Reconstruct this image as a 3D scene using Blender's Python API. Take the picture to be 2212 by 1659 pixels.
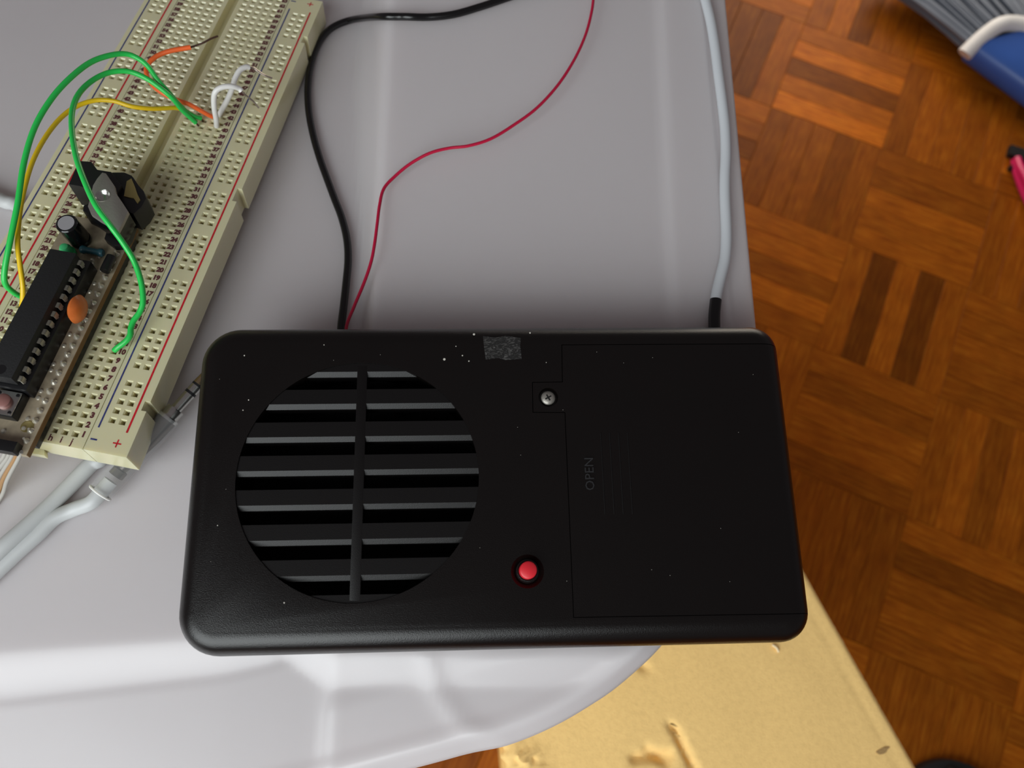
import bpy, bmesh, math, random
from mathutils import Vector, Matrix, noise, geometry

random.seed(4)
S = 0.001                                   # everything below is written in millimetres
scene = bpy.context.scene
for o_ in list(bpy.data.objects):
    bpy.data.objects.remove(o_, do_unlink=True)
COL = scene.collection

# ------------------------------------------------------------------ camera
W, H, F = 2212.0, 1659.0, 1672.68
CAMP = Vector((0, 0, 196.034))
CAMM = Matrix(((0.99954, -0.009442, -0.02879), (0.0, 0.950199, -0.311645), (0.030299, 0.311501, 0.949763)))
cam = bpy.data.objects.new('camera', bpy.data.cameras.new('camera'))
COL.objects.link(cam)
mw = CAMM.to_4x4(); mw.translation = CAMP * S
cam.matrix_world = mw
cam.data.sensor_width = 36; cam.data.lens = F / W * 36
cam.data.clip_start = 0.01; cam.data.clip_end = 20
cam.data.dof.use_dof = True; cam.data.dof.focus_distance = 0.19; cam.data.dof.aperture_fstop = 19
scene.camera = cam

# ------------------------------------------------------------------ world, lights, exposure
world = bpy.data.worlds.new('room_light'); scene.world = world
world.use_nodes = True
bg = world.node_tree.nodes['Background']
bg.inputs[0].default_value = (1.0, 0.87, 0.90, 1); bg.inputs[1].default_value = 0.10


def area(name, loc, target, sx, sy, power, color):
    l = bpy.data.lights.new(name, 'AREA'); l.shape = 'RECTANGLE'; l.size = sx * S; l.size_y = sy * S
    l.energy = power; l.color = color
    o = bpy.data.objects.new(name, l); COL.objects.link(o)
    o.location = Vector(loc) * S
    o.rotation_euler = (Vector(target) - Vector(loc)).to_track_quat('-Z', 'Y').to_euler()
    return o


area('window_light', (-330, -480, 400), (-20, -20, 0), 680, 640, 6.0, (0.93, 0.99, 1.0))
area('floor_fill_light', (330, 900, -170), (420, 300, -475), 600, 400, 2.2, (1.0, 0.90, 0.76))  # added fill that brightens the parquet, not a real window
scene.view_settings.view_transform = 'Standard'
scene.view_settings.look = 'None'
scene.view_settings.gamma = 1
scene.view_settings.exposure = 0.2
scene.view_settings.use_curve_mapping = False


# ------------------------------------------------------------------ geometry of view (points of the picture -> points of the place)
def ray(px, py):
    return CAMM @ Vector(((px - W / 2) / F, -(py - H / 2) / F, -1))


def at(px, py, z):
    d = ray(px, py)
    return CAMP + d * ((z - CAMP.z) / d.z)


def proj(w):
    q = CAMM.transposed() @ (Vector(w) - CAMP)
    return W / 2 + F * q.x / -q.z, H / 2 - F * q.y / -q.z


def frame(rows, org):
    m = Matrix(rows).to_4x4(); m.translation = Vector(org)
    return m


BRD = frame(((0.983466, 0.175837, 0.043301), (-0.180307, 0.973023, 0.143926), (-0.016825, -0.149354, 0.988641)), (-110.574, 53.386, 14.0))
RAD = frame(((0.999648, -0.022638, 0.013801), (0.023155, 0.998989, -0.038531), (-0.012914, 0.038837, 0.999162)), (-67.988, 69.929, 22.0))


def on(fr, px, py, zl):
    """local coordinates in frame fr of picture point px,py at local height zl"""
    inv = fr.inverted()
    p = inv @ CAMP; d = inv.to_3x3() @ ray(px, py)
    return p + d * ((zl - p.z) / d.z)


def sm(a, b, x):
    t = min(1, max(0, (x - a) / (b - a)))
    return t * t * (3 - 2 * t)


# ------------------------------------------------------------------ materials
MATS = {}


def srgb(r, g, b):
    f = lambda c: ((c / 255) / 12.92) if c / 255 <= 0.04045 else (((c / 255) + 0.055) / 1.055) ** 2.4
    return (f(r), f(g), f(b), 1)


def mat(name, col, rough=0.5, metal=0.0, coat=0.0, bump=0.0, bscale=300.0, var=0.0, vscale=40.0, sss=0.0, trans=0.0, spec=0.5):
    m = bpy.data.materials.new(name); m.use_nodes = True
    nt = m.node_tree; b = nt.nodes['Principled BSDF']
    b.inputs['Base Color'].default_value = col
    b.inputs['Roughness'].default_value = rough
    b.inputs['Metallic'].default_value = metal
    b.inputs['Coat Weight'].default_value = coat
    b.inputs['Coat Roughness'].default_value = 0.15
    b.inputs['Specular IOR Level'].default_value = spec
    if sss:
        b.inputs['Subsurface Weight'].default_value = sss
        b.inputs['Subsurface Radius'].default_value = (1, 0.8, 0.5)
        b.inputs['Subsurface Scale'].default_value = 0.002
    if trans:
        b.inputs['Transmission Weight'].default_value = trans
    tc = None
    if bump or var:
        tc = nt.nodes.new('ShaderNodeTexCoord')
    if bump:
        n = nt.nodes.new('ShaderNodeTexNoise'); n.inputs['Scale'].default_value = bscale; n.inputs['Detail'].default_value = 4
        nt.links.new(tc.outputs['Object'], n.inputs['Vector'])
        bp = nt.nodes.new('ShaderNodeBump'); bp.inputs['Strength'].default_value = bump; bp.inputs['Distance'].default_value = 0.0006
        nt.links.new(n.outputs['Fac'], bp.inputs['Height']); nt.links.new(bp.outputs['Normal'], b.inputs['Normal'])
    if var:
        n = nt.nodes.new('ShaderNodeTexNoise'); n.inputs['Scale'].default_value = vscale; n.inputs['Detail'].default_value = 5
        nt.links.new(tc.outputs['Object'], n.inputs['Vector'])
        mr = nt.nodes.new('ShaderNodeMapRange'); mr.inputs['From Min'].default_value = 0.3; mr.inputs['From Max'].default_value = 0.7
        mr.inputs['To Min'].default_value = 1 - var; mr.inputs['To Max'].default_value = 1 + var
        nt.links.new(n.outputs['Fac'], mr.inputs['Value'])
        mx = nt.nodes.new('ShaderNodeVectorMath'); mx.operation = 'SCALE'
        mx.inputs[0].default_value = col[:3]
        nt.links.new(mr.outputs['Result'], mx.inputs['Scale']); nt.links.new(mx.outputs['Vector'], b.inputs['Base Color'])
    MATS[name] = m
    return m


lid_m = mat('white_polypropylene', srgb(208, 202, 203), 0.38, var=0.02, vscale=9, coat=0.15, sss=0.6)
lid_m.node_tree.nodes['Principled BSDF'].inputs['Subsurface Scale'].default_value = 0.016
lid_m.node_tree.nodes['Principled BSDF'].inputs['Subsurface Radius'].default_value = (1.0, 0.9, 0.85)
cream = mat('cream_plastic', srgb(226, 220, 180), 0.20, coat=0.4, sss=0.4)
bronze = mat('contact_metal', srgb(110, 72, 52), 0.5, 0.6)
red_ink = mat('red_ink', srgb(206, 30, 44), 0.5, var=0.25, vscale=900)
blue_ink = mat('blue_ink', srgb(60, 66, 122), 0.5, var=0.35, vscale=900)
brown_ink = mat('brown_ink', srgb(98, 50, 52), 0.6)
black_case = mat('black_abs', srgb(10, 7, 6), 0.27, bump=0.14, bscale=4200, var=0.1, vscale=60, spec=0.45)
black_slat = mat('black_slat', srgb(13, 11, 11), 0.38, bump=0.06, bscale=4500, spec=0.32)
black_void = mat('black_inside', srgb(8, 8, 8), 0.9)
steel = mat('bright_steel', srgb(205, 205, 200), 0.25, 1.0)
dull_steel = mat('dull_steel', srgb(168, 164, 156), 0.45, 0.7, bump=0.1, bscale=1500)
red_plastic = mat('red_plastic', srgb(222, 40, 52), 0.40)
black_plastic = mat('black_plastic', srgb(20, 20, 22), 0.38)
chip_black = mat('chip_black', srgb(26, 26, 27), 0.62, bump=0.15, bscale=2500)
letter_m = mat('lettering_black', srgb(30, 32, 34), 0.28, spec=1.0, coat=0.6)
black_gloss = mat('black_gloss', srgb(14, 15, 17), 0.16)
green_m = mat('green_insulation', srgb(44, 204, 88), 0.3)
yellow_m = mat('yellow_insulation', srgb(240, 200, 28), 0.33)
orange_m = mat('orange_insulation', srgb(255, 112, 52), 0.35)
white_ins = mat('white_insulation', srgb(232, 230, 226), 0.35)
wine_m = mat('crimson_insulation', srgb(196, 18, 62), 0.35)
black_cable = mat('black_cable', srgb(16, 15, 16), 0.22)
grey_cable = mat('grey_cable', srgb(212, 216, 220), 0.25)
grey_cable2 = mat('light_grey_cable', srgb(196, 198, 198), 0.42)
ceramic = mat('orange_ceramic', srgb(222, 116, 52), 0.30, var=0.08, vscale=500)
pcb_m = mat('bare_board', srgb(166, 152, 128), 0.5, var=0.22, vscale=420)
brass = mat('brass', srgb(176, 160, 104), 0.4, 0.7)
foam_m = mat('yellow_foam', srgb(255, 214, 140), 0.95, bump=0.3, bscale=1700, var=0.05, vscale=500, spec=0.1)
clear_m = mat('clear_shell', (0.93, 0.95, 0.97, 1), 0.08)
clear_m.node_tree.nodes['Principled BSDF'].inputs['Alpha'].default_value = 0.07
blue_pl = mat('blue_plastic', srgb(58, 98, 180), 0.30, var=0.08, vscale=20)
white_rub = mat('white_rubber', srgb(240, 240, 240), 0.5)
bristle_m = mat('grey_bristles', srgb(112, 120, 134), 0.45)
bristle_d = mat('dark_bristle_bed', srgb(34, 36, 38), 0.8)
pink_m = mat('pink_plastic', srgb(232, 44, 108), 0.25)
black_rub = mat('black_rubber', srgb(16, 16, 16), 0.6)
grout = mat('dark_joint', srgb(70, 32, 8), 0.8)
teal_m = mat('teal_resistor', srgb(40, 84, 96), 0.35)
green_led = mat('green_lens', srgb(70, 190, 120), 0.2)
solder = mat('solder', srgb(206, 200, 184), 0.34, 0.55)
plug_body = mat('dark_plug_metal', srgb(112, 106, 100), 0.3, 0.9)
blush = mat('brown_cap', srgb(150, 104, 98), 0.4)
rib_m = mat('ribbon_wire', srgb(176, 172, 164), 0.45)
dust_m = mat('dust', srgb(200, 196, 186), 0.9)
tip_m = mat('tinned_copper', srgb(190, 178, 168), 0.25, 1.0)
dark_tip = mat('oxidised_copper', srgb(96, 72, 62), 0.45, 0.8)


def wood(name, island):
    m = bpy.data.materials.new(name); m.use_nodes = True
    nt = m.node_tree; b = nt.nodes['Principled BSDF']; N = nt.nodes.new; L = nt.links.new
    uv = N('ShaderNodeTexCoord')
    if island:
        rnd = N('ShaderNodeNewGeometry').outputs['Random Per Island']
    else:
        rnd = N('ShaderNodeObjectInfo').outputs['Random']
    off = N('ShaderNodeCombineXYZ'); mul = N('ShaderNodeMath'); mul.operation = 'MULTIPLY'; mul.inputs[1].default_value = 900
    L(rnd, mul.inputs[0]); L(mul.outputs[0], off.inputs['X']); L(mul.outputs[0], off.inputs['Y'])
    add = N('ShaderNodeVectorMath'); L(uv.outputs['UV'], add.inputs[0]); L(off.outputs[0], add.inputs[1])
    mp = N('ShaderNodeMapping'); mp.inputs['Scale'].default_value = (0.03, 0.42, 1); L(add.outputs[0], mp.inputs['Vector'])
    n1 = N('ShaderNodeTexNoise'); n1.inputs['Scale'].default_value = 1.0; n1.inputs['Detail'].default_value = 6; n1.inputs['Roughness'].default_value = 0.65
    L(mp.outputs[0], n1.inputs['Vector'])
    n2 = N('ShaderNodeTexNoise'); n2.inputs['Scale'].default_value = 0.05; n2.inputs['Detail'].default_value = 2
    L(add.outputs[0], n2.inputs['Vector'])
    cr = N('ShaderNodeValToRGB')
    cr.color_ramp.elements[0].position = 0.30; cr.color_ramp.elements[0].color = srgb(132, 64, 10)
    cr.color_ramp.elements[1].position = 0.72; cr.color_ramp.elements[1].color = srgb(184, 110, 26)
    e = cr.color_ramp.elements.new(0.5); e.color = srgb(158, 84, 14)
    L(n1.outputs['Fac'], cr.inputs['Fac'])
    tone = N('ShaderNodeMapRange') if island else N('ShaderNodeAttribute')
    if island:
        L(rnd, tone.inputs['Value']); tone.inputs['To Min'].default_value = 0.6; tone.inputs['To Max'].default_value = 1.25
        tv = tone.outputs['Result']
    else:
        tone.attribute_type = 'OBJECT'; tone.attribute_name = 'tone'; tv = tone.outputs['Fac']
    m2 = N('ShaderNodeMath'); m2.operation = 'MULTIPLY_ADD'; L(n2.outputs['Fac'], m2.inputs[0]); m2.inputs[1].default_value = 0.5; m2.inputs[2].default_value = 0.75
    m3 = N('ShaderNodeMath'); m3.operation = 'MULTIPLY'; L(m2.outputs[0], m3.inputs[0]); L(tv, m3.inputs[1])
    sc = N('ShaderNodeVectorMath'); sc.operation = 'SCALE'; L(cr.outputs['Color'], sc.inputs[0]); L(m3.outputs[0], sc.inputs['Scale'])
    L(sc.outputs['Vector'], b.inputs['Base Color'])
    b.inputs['Roughness'].default_value = 0.42; b.inputs['Specular IOR Level'].default_value = 0.12
    bp = N('ShaderNodeBump'); bp.inputs['Strength'].default_value = 0.12; bp.inputs['Distance'].default_value = 0.0005
    L(n1.outputs['Fac'], bp.inputs['Height']); L(bp.outputs['Normal'], b.inputs['Normal'])
    return m


wood_m = wood('parquet_wood', False)
wood_s = wood('parquet_wood_far', True)

# residue of sticky tape: grey scratchy film broken up by noise
tape_m = bpy.data.materials.new('tape_residue'); tape_m.use_nodes = True
_nt = tape_m.node_tree; _b = _nt.nodes['Principled BSDF']
_tc = _nt.nodes.new('ShaderNodeTexCoord'); _mp = _nt.nodes.new('ShaderNodeMapping'); _mp.inputs['Scale'].default_value = (1, 2.2, 1); _mp.inputs['Rotation'].default_value = (0, 0, 0.6)
_n = _nt.nodes.new('ShaderNodeTexNoise'); _n.inputs['Scale'].default_value = 700; _n.inputs['Detail'].default_value = 8; _n.inputs['Distortion'].default_value = 2
_cr = _nt.nodes.new('ShaderNodeValToRGB'); _cr.color_ramp.elements[0].position = 0.5; _cr.color_ramp.elements[0].color = srgb(20, 18, 17)
_cr.color_ramp.elements[1].position = 0.75; _cr.color_ramp.elements[1].color = srgb(96, 94, 92)
_nt.links.new(_tc.outputs['Object'], _mp.inputs[0]); _nt.links.new(_mp.outputs[0], _n.inputs['Vector']); _nt.links.new(_n.outputs['Fac'], _cr.inputs[0]); _nt.links.new(_cr.outputs[0], _b.inputs['Base Color'])
_b.inputs['Roughness'].default_value = 0.7

# ------------------------------------------------------------------ object helpers
WINV = {}                                     # world->local (mm) of every parent


def link(o, parent=None):
    COL.objects.link(o)
    if parent is not None:
        o.parent = parent
        WINV[o.name] = WINV[parent.name]


def thing(name, label, cat, base=(0, 0, 0), group=None, fr=None):
    o = bpy.data.objects.new(name, None); COL.objects.link(o)
    o.empty_display_size = 0.01
    if fr is None:
        fr = Matrix.Translation(Vector(base))
    m = fr.copy(); m.translation = fr.translation * S
    o.matrix_world = m
    WINV[o.name] = fr.inverted()
    o['label'] = label; o['category'] = cat
    if group: o['group'] = group
    return o


def obj(name, vf, m, parent=None, world=False, smooth=True, label=None, kind=None, angle=None):
    """vf=(verts mm, faces[, material index per face]); world=True: verts are world mm, to be moved into the parent's frame"""
    vs, fs = vf[0], vf[1]
    if world and parent is not None:
        inv = WINV[parent.name]; vs = [inv @ Vector(v) for v in vs]
    me = bpy.data.meshes.new(name)
    me.from_pydata([(v[0] * S, v[1] * S, v[2] * S) for v in vs], [], fs)
    me.validate(); me.update()
    ms = m if isinstance(m, (list, tuple)) else [m]
    for k in ms: me.materials.append(k)
    if len(vf) > 2 and len(vf[2]) == len(me.polygons):
        for p, i in zip(me.polygons, vf[2]): p.material_index = i
    if smooth:
        for p in me.polygons: p.use_smooth = True
        try: me.set_sharp_from_angle(angle=math.radians(angle or 38))
        except Exception: pass
    o = bpy.data.objects.new(name, me); link(o, parent)
    if parent is None: WINV[o.name] = Matrix.Identity(4)
    if label: o['label'] = label
    if kind: o['kind'] = kind
    return o


def join(*parts):
    V, Fc = [], []
    for p in parts:
        n = len(V); V += [Vector(v) for v in p[0]]; Fc += [tuple(i + n for i in f) for f in p[1]]
    return V, Fc


def move(vf, d=(0, 0, 0), rz=0.0, s=1.0, m=None):
    M = m or (Matrix.Translation(Vector(d)) @ Matrix.Rotation(rz, 4, 'Z') @ Matrix.Scale(s, 4))
    return [M @ Vector(v) for v in vf[0]], vf[1]


def box(x0, x1, y0, y1, z0, z1, b=0.0):
    bm = bmesh.new()
    bmesh.ops.create_cube(bm, size=1)
    for v in bm.verts:
        v.co = Vector(((x0 + x1) / 2 + v.co.x * (x1 - x0), (y0 + y1) / 2 + v.co.y * (y1 - y0), (z0 + z1) / 2 + v.co.z * (z1 - z0)))
    if b: bmesh.ops.bevel(bm, geom=bm.edges[:] + bm.verts[:], offset=b, segments=2, affect='EDGES', profile=0.6)
    return out(bm)


def out(bm):
    bmesh.ops.recalc_face_normals(bm, faces=bm.faces[:])
    bm.verts.index_update()
    r = [v.co.copy() for v in bm.verts], [tuple(v.index for v in f.verts) for f in bm.faces]
    bm.free(); return r


def prism(poly, z0, z1, b=0.0):
    bm = bmesh.new()
    lo = [bm.verts.new((p[0], p[1], z0)) for p in poly]; hi = [bm.verts.new((p[0], p[1], z1)) for p in poly]
    n = len(poly)
    bm.faces.new(lo[::-1]); top = bm.faces.new(hi)
    for i in range(n): bm.faces.new((lo[i], lo[(i + 1) % n], hi[(i + 1) % n], hi[i]))
    bmesh.ops.recalc_face_normals(bm, faces=bm.faces[:])
    if b: bmesh.ops.bevel(bm, geom=list(top.edges), offset=b, segments=2, affect='EDGES', profile=0.6)
    return out(bm)


def lathe(prof, n=32, c=(0, 0, 0)):
    """prof: (radius, z) from bottom to top; radius 0 closes"""
    V, Fc, rings = [], [], []
    for r, z in prof:
        if r < 1e-6:
            rings.append([len(V)]); V.append(Vector((c[0], c[1], c[2] + z)))
        else:
            rings.append(list(range(len(V), len(V) + n)))
            for k in range(n):
                a = 2 * math.pi * k / n; V.append(Vector((c[0] + r * math.cos(a), c[1] + r * math.sin(a), c[2] + z)))
    for a, b in zip(rings, rings[1:]):
        for k in range(n):
            k2 = (k + 1) % n
            if len(a) == 1 and len(b) == 1: continue
            if len(a) == 1: Fc.append((a[0], b[k2], b[k]))
            elif len(b) == 1: Fc.append((a[k], a[k2], b[0]))
            else: Fc.append((a[k], a[k2], b[k2], b[k]))
    return V, Fc


def spline(pts, sub=6):
    P = [Vector(p) for p in pts]; outp = []
    for i in range(len(P) - 1):
        p0 = P[i - 1] if i else P[0] * 2 - P[1]; p1, p2 = P[i], P[i + 1]
        p3 = P[i + 2] if i + 2 < len(P) else P[i + 1] * 2 - P[i]
        for k in range(sub):
            t = k / sub
            outp.append(0.5 * ((2 * p1) + (p2 - p0) * t + (2 * p0 - 5 * p1 + 4 * p2 - p3) * t * t + (3 * p1 - p0 - 3 * p2 + p3) * t ** 3))
    outp.append(P[-1]); return outp


def tube(pts, r, seg=12, sub=6, raw=False, caps=True):
    P = pts if raw else spline(pts, sub)
    n = len(P); R = r if callable(r) else (lambda t: r)
    V, Fc = [], []
    t0 = (P[1] - P[0]).normalized(); ref = t0.orthogonal().normalized()
    for i in range(n):
        t = (P[min(i + 1, n - 1)] - P[max(i - 1, 0)]).normalized()
        ref = (ref - t * ref.dot(t)).normalized(); bi = t.cross(ref)
        rr = R(i / (n - 1))
        for k in range(seg):
            a = 2 * math.pi * k / seg; V.append(P[i] + (ref * math.cos(a) + bi * math.sin(a)) * rr)
    for i in range(n - 1):
        for k in range(seg):
            k2 = (k + 1) % seg
            Fc.append((i * seg + k, i * seg + k2, (i + 1) * seg + k2, (i + 1) * seg + k))
    if caps:
        Fc.append(tuple(range(seg))[::-1]); Fc.append(tuple(range((n - 1) * seg, n * seg)))
    return V, Fc


def boolean(target, cutter_vf, op='DIFFERENCE'):
    """bake a boolean on the mesh of target; cutter in the same local mm frame"""
    me = bpy.data.meshes.new('cut'); me.from_pydata([tuple(Vector(v) * S) for v in cutter_vf[0]], [], cutter_vf[1]); me.update()
    c = bpy.data.objects.new('cut', me); COL.objects.link(c)
    c.matrix_world = target.matrix_world.copy() if target.parent is None else target.parent.matrix_world.copy()
    mod = target.modifiers.new('b', 'BOOLEAN'); mod.operation = op; mod.object = c; mod.solver = 'EXACT'
    bpy.context.view_layer.update()
    c.matrix_world = target.matrix_world.copy()
    bpy.context.view_layer.update()
    dg = bpy.context.evaluated_depsgraph_get()
    nm = bpy.data.meshes.new_from_object(target.evaluated_get(dg))
    target.modifiers.clear(); nm.name = target.name; target.data = nm
    bpy.data.objects.remove(c, do_unlink=True); bpy.data.meshes.remove(me)


_tx = {}


def text(s, size=1.0, depth=0.02, bold=0.0):
    if (s, bold) not in _tx:
        cu = bpy.data.curves.new('t', 'FONT'); cu.body = s; cu.size = 1.0; cu.extrude = 0.0; cu.align_x = 'CENTER'; cu.align_y = 'CENTER'
        cu.resolution_u = 2; cu.offset = bold
        o = bpy.data.objects.new('t', cu); COL.objects.link(o); bpy.context.view_layer.update()
        me = bpy.data.meshes.new_from_object(o.evaluated_get(bpy.context.evaluated_depsgraph_get()))
        bm = bmesh.new(); bm.from_mesh(me); bmesh.ops.remove_doubles(bm, verts=bm.verts[:], dist=1e-5)
        _tx[(s, bold)] = out(bm); bpy.data.objects.remove(o, do_unlink=True); bpy.data.curves.remove(cu)
    v, f = _tx[(s, bold)]
    bm = bmesh.new(); vs = [bm.verts.new((p[0] * size, p[1] * size, depth)) for p in v]
    for q in f:
        try: bm.faces.new([vs[i] for i in q])
        except ValueError: pass
    bmesh.ops.recalc_face_normals(bm, faces=bm.faces[:])
    if bm.faces and bm.faces[0].normal.z < 0: bmesh.ops.reverse_faces(bm, faces=bm.faces[:])
    r = bmesh.ops.extrude_face_region(bm, geom=bm.faces[:])
    for g in r['geom']:
        if isinstance(g, bmesh.types.BMVert): g.co.z = 0
    return out(bm)


# ------------------------------------------------------------------ floor: mosaic parquet of five-finger squares
ZF = -474.7; FX, FY, FA = 340.3, 637.43, -0.41324; BL = 120.0
ca, sa = math.cos(FA), math.sin(FA)


def fpos(i, j):
    return Vector((FX + BL * (i * ca + j * sa), FY + BL * (i * sa - j * ca), ZF))


floor = obj('floor', box(-2300, 2500, -2300, 2500, ZF - 40, ZF - 7.8), grout)
floor['kind'] = 'structure'
fv, ff = box(-59.9, 59.9, -11.88, 11.88, -8, 0)
bm = bmesh.new(); vs = [bm.verts.new(v) for v in fv]
for q in ff: bm.faces.new([vs[i] for i in q])
te = [e for e in bm.edges if all(abs(v.co.z) < 1e-6 for v in e.verts)]
bmesh.ops.bevel(bm, geom=te, offset=0.3, segments=1, affect='EDGES')
finger = out(bm)


def finger_mesh(name, copies, m):
    V, Fc, UV = [], [], []
    for M, uvo in copies:
        n = len(V)
        for v in finger[0]: V.append(M @ v)
        for f in finger[1]:
            Fc.append(tuple(i + n for i in f)); UV += [(finger[0][i].x + uvo, finger[0][i].y + uvo * 0.37 + finger[0][i].z) for i in f]
    me = bpy.data.meshes.new(name); me.from_pydata([tuple(v * S) for v in V], [], Fc); me.materials.append(m)
    uvl = me.uv_layers.new(name='UVMap')
    for k, u in enumerate(UV): uvl.data[k].uv = u
    me.update(); return me


TONES = {(0, 0): (1.0, 1.45, 0.62, 1.25, 1.75), (0, 1): (0.80, 0.95, 0.95, 0.75, 0.92), (1, 0): (0.8, 1.05, 1.0, 0.9, 1.05),
         (1, 1): (0.88, 0.84, 1.2, 1.08, 1.15), (0, -1): (0.8, 1.05, 0.5, 0.8, 0.85), (-1, 0): (0.5, 0.5, 0.48, 0.5, 0.95),
         (-1, 1): (1.2, 0.95, 0.62, 1.0, 0.9), (0, 2): (1.25, 1.35, 0.95, 1.4, 1.0), (-1, 2): (1.2, 1.1, 1.3, 1.0, 0.9), (1, 2): (1.1, 0.5, 1.15, 0.52, 1.0),
         (1, 3): (1.0, 0.82, 1.05, 1.0, 0.75), (2, 2): (1.0, 0.95, 1.0, 0.9, 0.85), (2, 3): (0.9, 1.1, 0.75, 1.0, 0.8),
         (2, 1): (0.9, 1.05, 0.8, 0.95, 1.0), (1, -1): (1.0, 0.9, 0.85, 0.95, 1.1), (1, 4): (0.85, 0.8, 0.78, 0.72, 0.7),
         (2, 4): (1.0, 0.6, 0.8, 0.9, 0.75), (2, 0): (0.7, 1.1, 0.9, 1.35, 0.8)}
fmesh = finger_mesh('parquet_finger', [(Matrix.Identity(4), 0)], wood_m)
rest = []
rf = random.Random(11)
for i in range(-15, 14):
    for j in range(-11, 19):
        c = (fpos(i, j) + fpos(i + 1, j + 1)) / 2
        hor = (i + j) % 2 == 0
        for k in range(5):
            o_ = (k - 2) * 24
            d = Vector((sa * o_, -ca * o_, 0)) if hor else Vector((ca * o_, sa * o_, 0))
            q = c + d + Vector((rf.uniform(-.1, .1), rf.uniform(-.1, .1), rf.uniform(-0.12, 0.1)))
            rz = FA + (0 if hor else math.pi / 2) + rf.uniform(-.002, .002)
            tone = TONES[(i, j)][k] if (i, j) in TONES else rf.uniform(0.7, 1.2)
            px, py = proj(q)
            seen = (px > 1480 and -140 < py < 1800 and px < 2380) or (900 < px < 1200 and 1560 < py < 1800)
            if seen:
                o = bpy.data.objects.new('parquet_finger', fmesh); COL.objects.link(o); o.parent = floor
                o.location = q * S; o.rotation_euler = (0, 0, rz); o['tone'] = tone
            else:
                rest.append((Matrix.Translation(q) @ Matrix.Rotation(rz, 4, 'Z'), rf.uniform(0, 5000)))
o = bpy.data.objects.new('parquet_fingers_beyond', finger_mesh('parquet_fingers_beyond', rest, wood_s)); COL.objects.link(o); o.parent = floor
o['kind'] = 'stuff'
# ------------------------------------------------------------------ white storage box standing upside down (its stepped base is the work surface)
ZB = -140.0


def seg_d(x, y, a, b):
    ax, ay = a; bx, by = b
    t = max(0, min(1, ((x - ax) * (bx - ax) + (y - ay) * (by - ay)) / ((bx - ax) ** 2 + (by - ay) ** 2)))
    return math.hypot(x - ax - t * (bx - ax), y - ay - t * (by - ay))


def lerp_tab(tab, x):
    if x <= tab[0][0]: return tab[0][1]
    for (a, va), (b, vb) in zip(tab, tab[1:]):
        if x <= b: return va + (vb - va) * (x - a) / (b - a)
    return tab[-1][1]


_o = [(-230, -62), (-190, -58), (-110, -48), (-60, -39.5)]
_o += [tuple(at(px, py, -8)[:2]) for px, py in ((900, 1659), (1010, 1629), (1100, 1609), (1190, 1572), (1270, 1526), (1340, 1476), (1420, 1395))]
_o += [(53, 9), (62, 20), (68, 33), (71.5, 48), (72.7, 62), (73.2, 74)]
outl = [(p.x, p.y) for p in spline([(a, b, 0) for a, b in _o], 10)]


def bottom_y(x):
    return lerp_tab(outl, x)


def sdist(x, y):                               # distance from the outline
    d = 73.2 + (y - 74) * 0.012 - x if y > 74 else 1e9
    for a, b in zip(outl[::3], outl[3::3]):
        d = min(d, seg_d(x, y, a, b))
    return d


def lidz(x, y, rim=True):
    s1 = sm(-36.6, -31.2, x) if y < 81 else 0
    # sagging panel on the left
    left = -0.118 * max(0, y - 44) - 0.004 * min(max(0, y - 20), 24) * 5
    wl = 4.5 + 11.5 * sm(60, 200, y)
    t = sm(-31.4 - wl, -31.4, x)
    z = left * (1 - t)
    # right hand strip a little higher
    z += 1.3 * sm(47.6 + (y - 80) * 0.03, 51.0 + (y - 80) * 0.03, x)
    z -= 0.5 * sm(66, 67.5, x)
    # step down to the border
    yt = 0.0 + (x + 80) * 0.07 if x < -50 else 3.0 + (x + 50) * -0.30
    yt = max(yt, -2.6 - 0.06 * max(0, x + 32)) if x > -50 else yt
    yb = lerp_tab([(-115, -14.6), (-62, -9.2), (-50, -6.4), (-40, -3.5)], x)
    if x < -50:
        st = 1 - sm(yb, yt, y)
    else:
        k = sm(-50, -36, x)
        st = 1 - sm(-5.8 - 6.5 * k, 3.0 - 4.5 * k, y)
    z -= 3.3 * st
    # facets of the corner
    z -= 0.10 * max(0, yb - 1 - y) * (1 if y < 0 else 0)
    r = sm(-39.5 + (y + 13) * 0.03, -35.5, x) * (1 - 0.45 * sm(-17.0, -11.0, y - 0.26 * (x + 36))) * (1 - sm(-6, 2, y))
    z += 1.1 * r
    pk = min(seg_d(x, y, (-14.5, -4), (-12.5, -11)), seg_d(x, y, (-12.5, -11), (-6, -19.5)), seg_d(x, y, (-6, -19.5), (3, -24)))
    z += 0.45 * math.exp(-(pk / 2.4) ** 2) * (1 - sm(-5, 0, y))
    rg = seg_d(x, y, (-37.5, -1), (-38, -45))
    z += 0.2 * math.exp(-(rg / 2.6) ** 2) * (1 - sm(-3, 3, y))
    if rim:
        d = sdist(x, y) if (y < 76 or x > 60) else 99
        if y < 40: z += 0.35 * (1 - sm(5.0, 8.5, d)) * (1 - sm(5, 40, y)) - 3.2 * (1 - sm(0, 4.6, d))
        z -= 1.0 * (1 - min(1, d / 1.0)) ** 2
    return z


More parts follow.
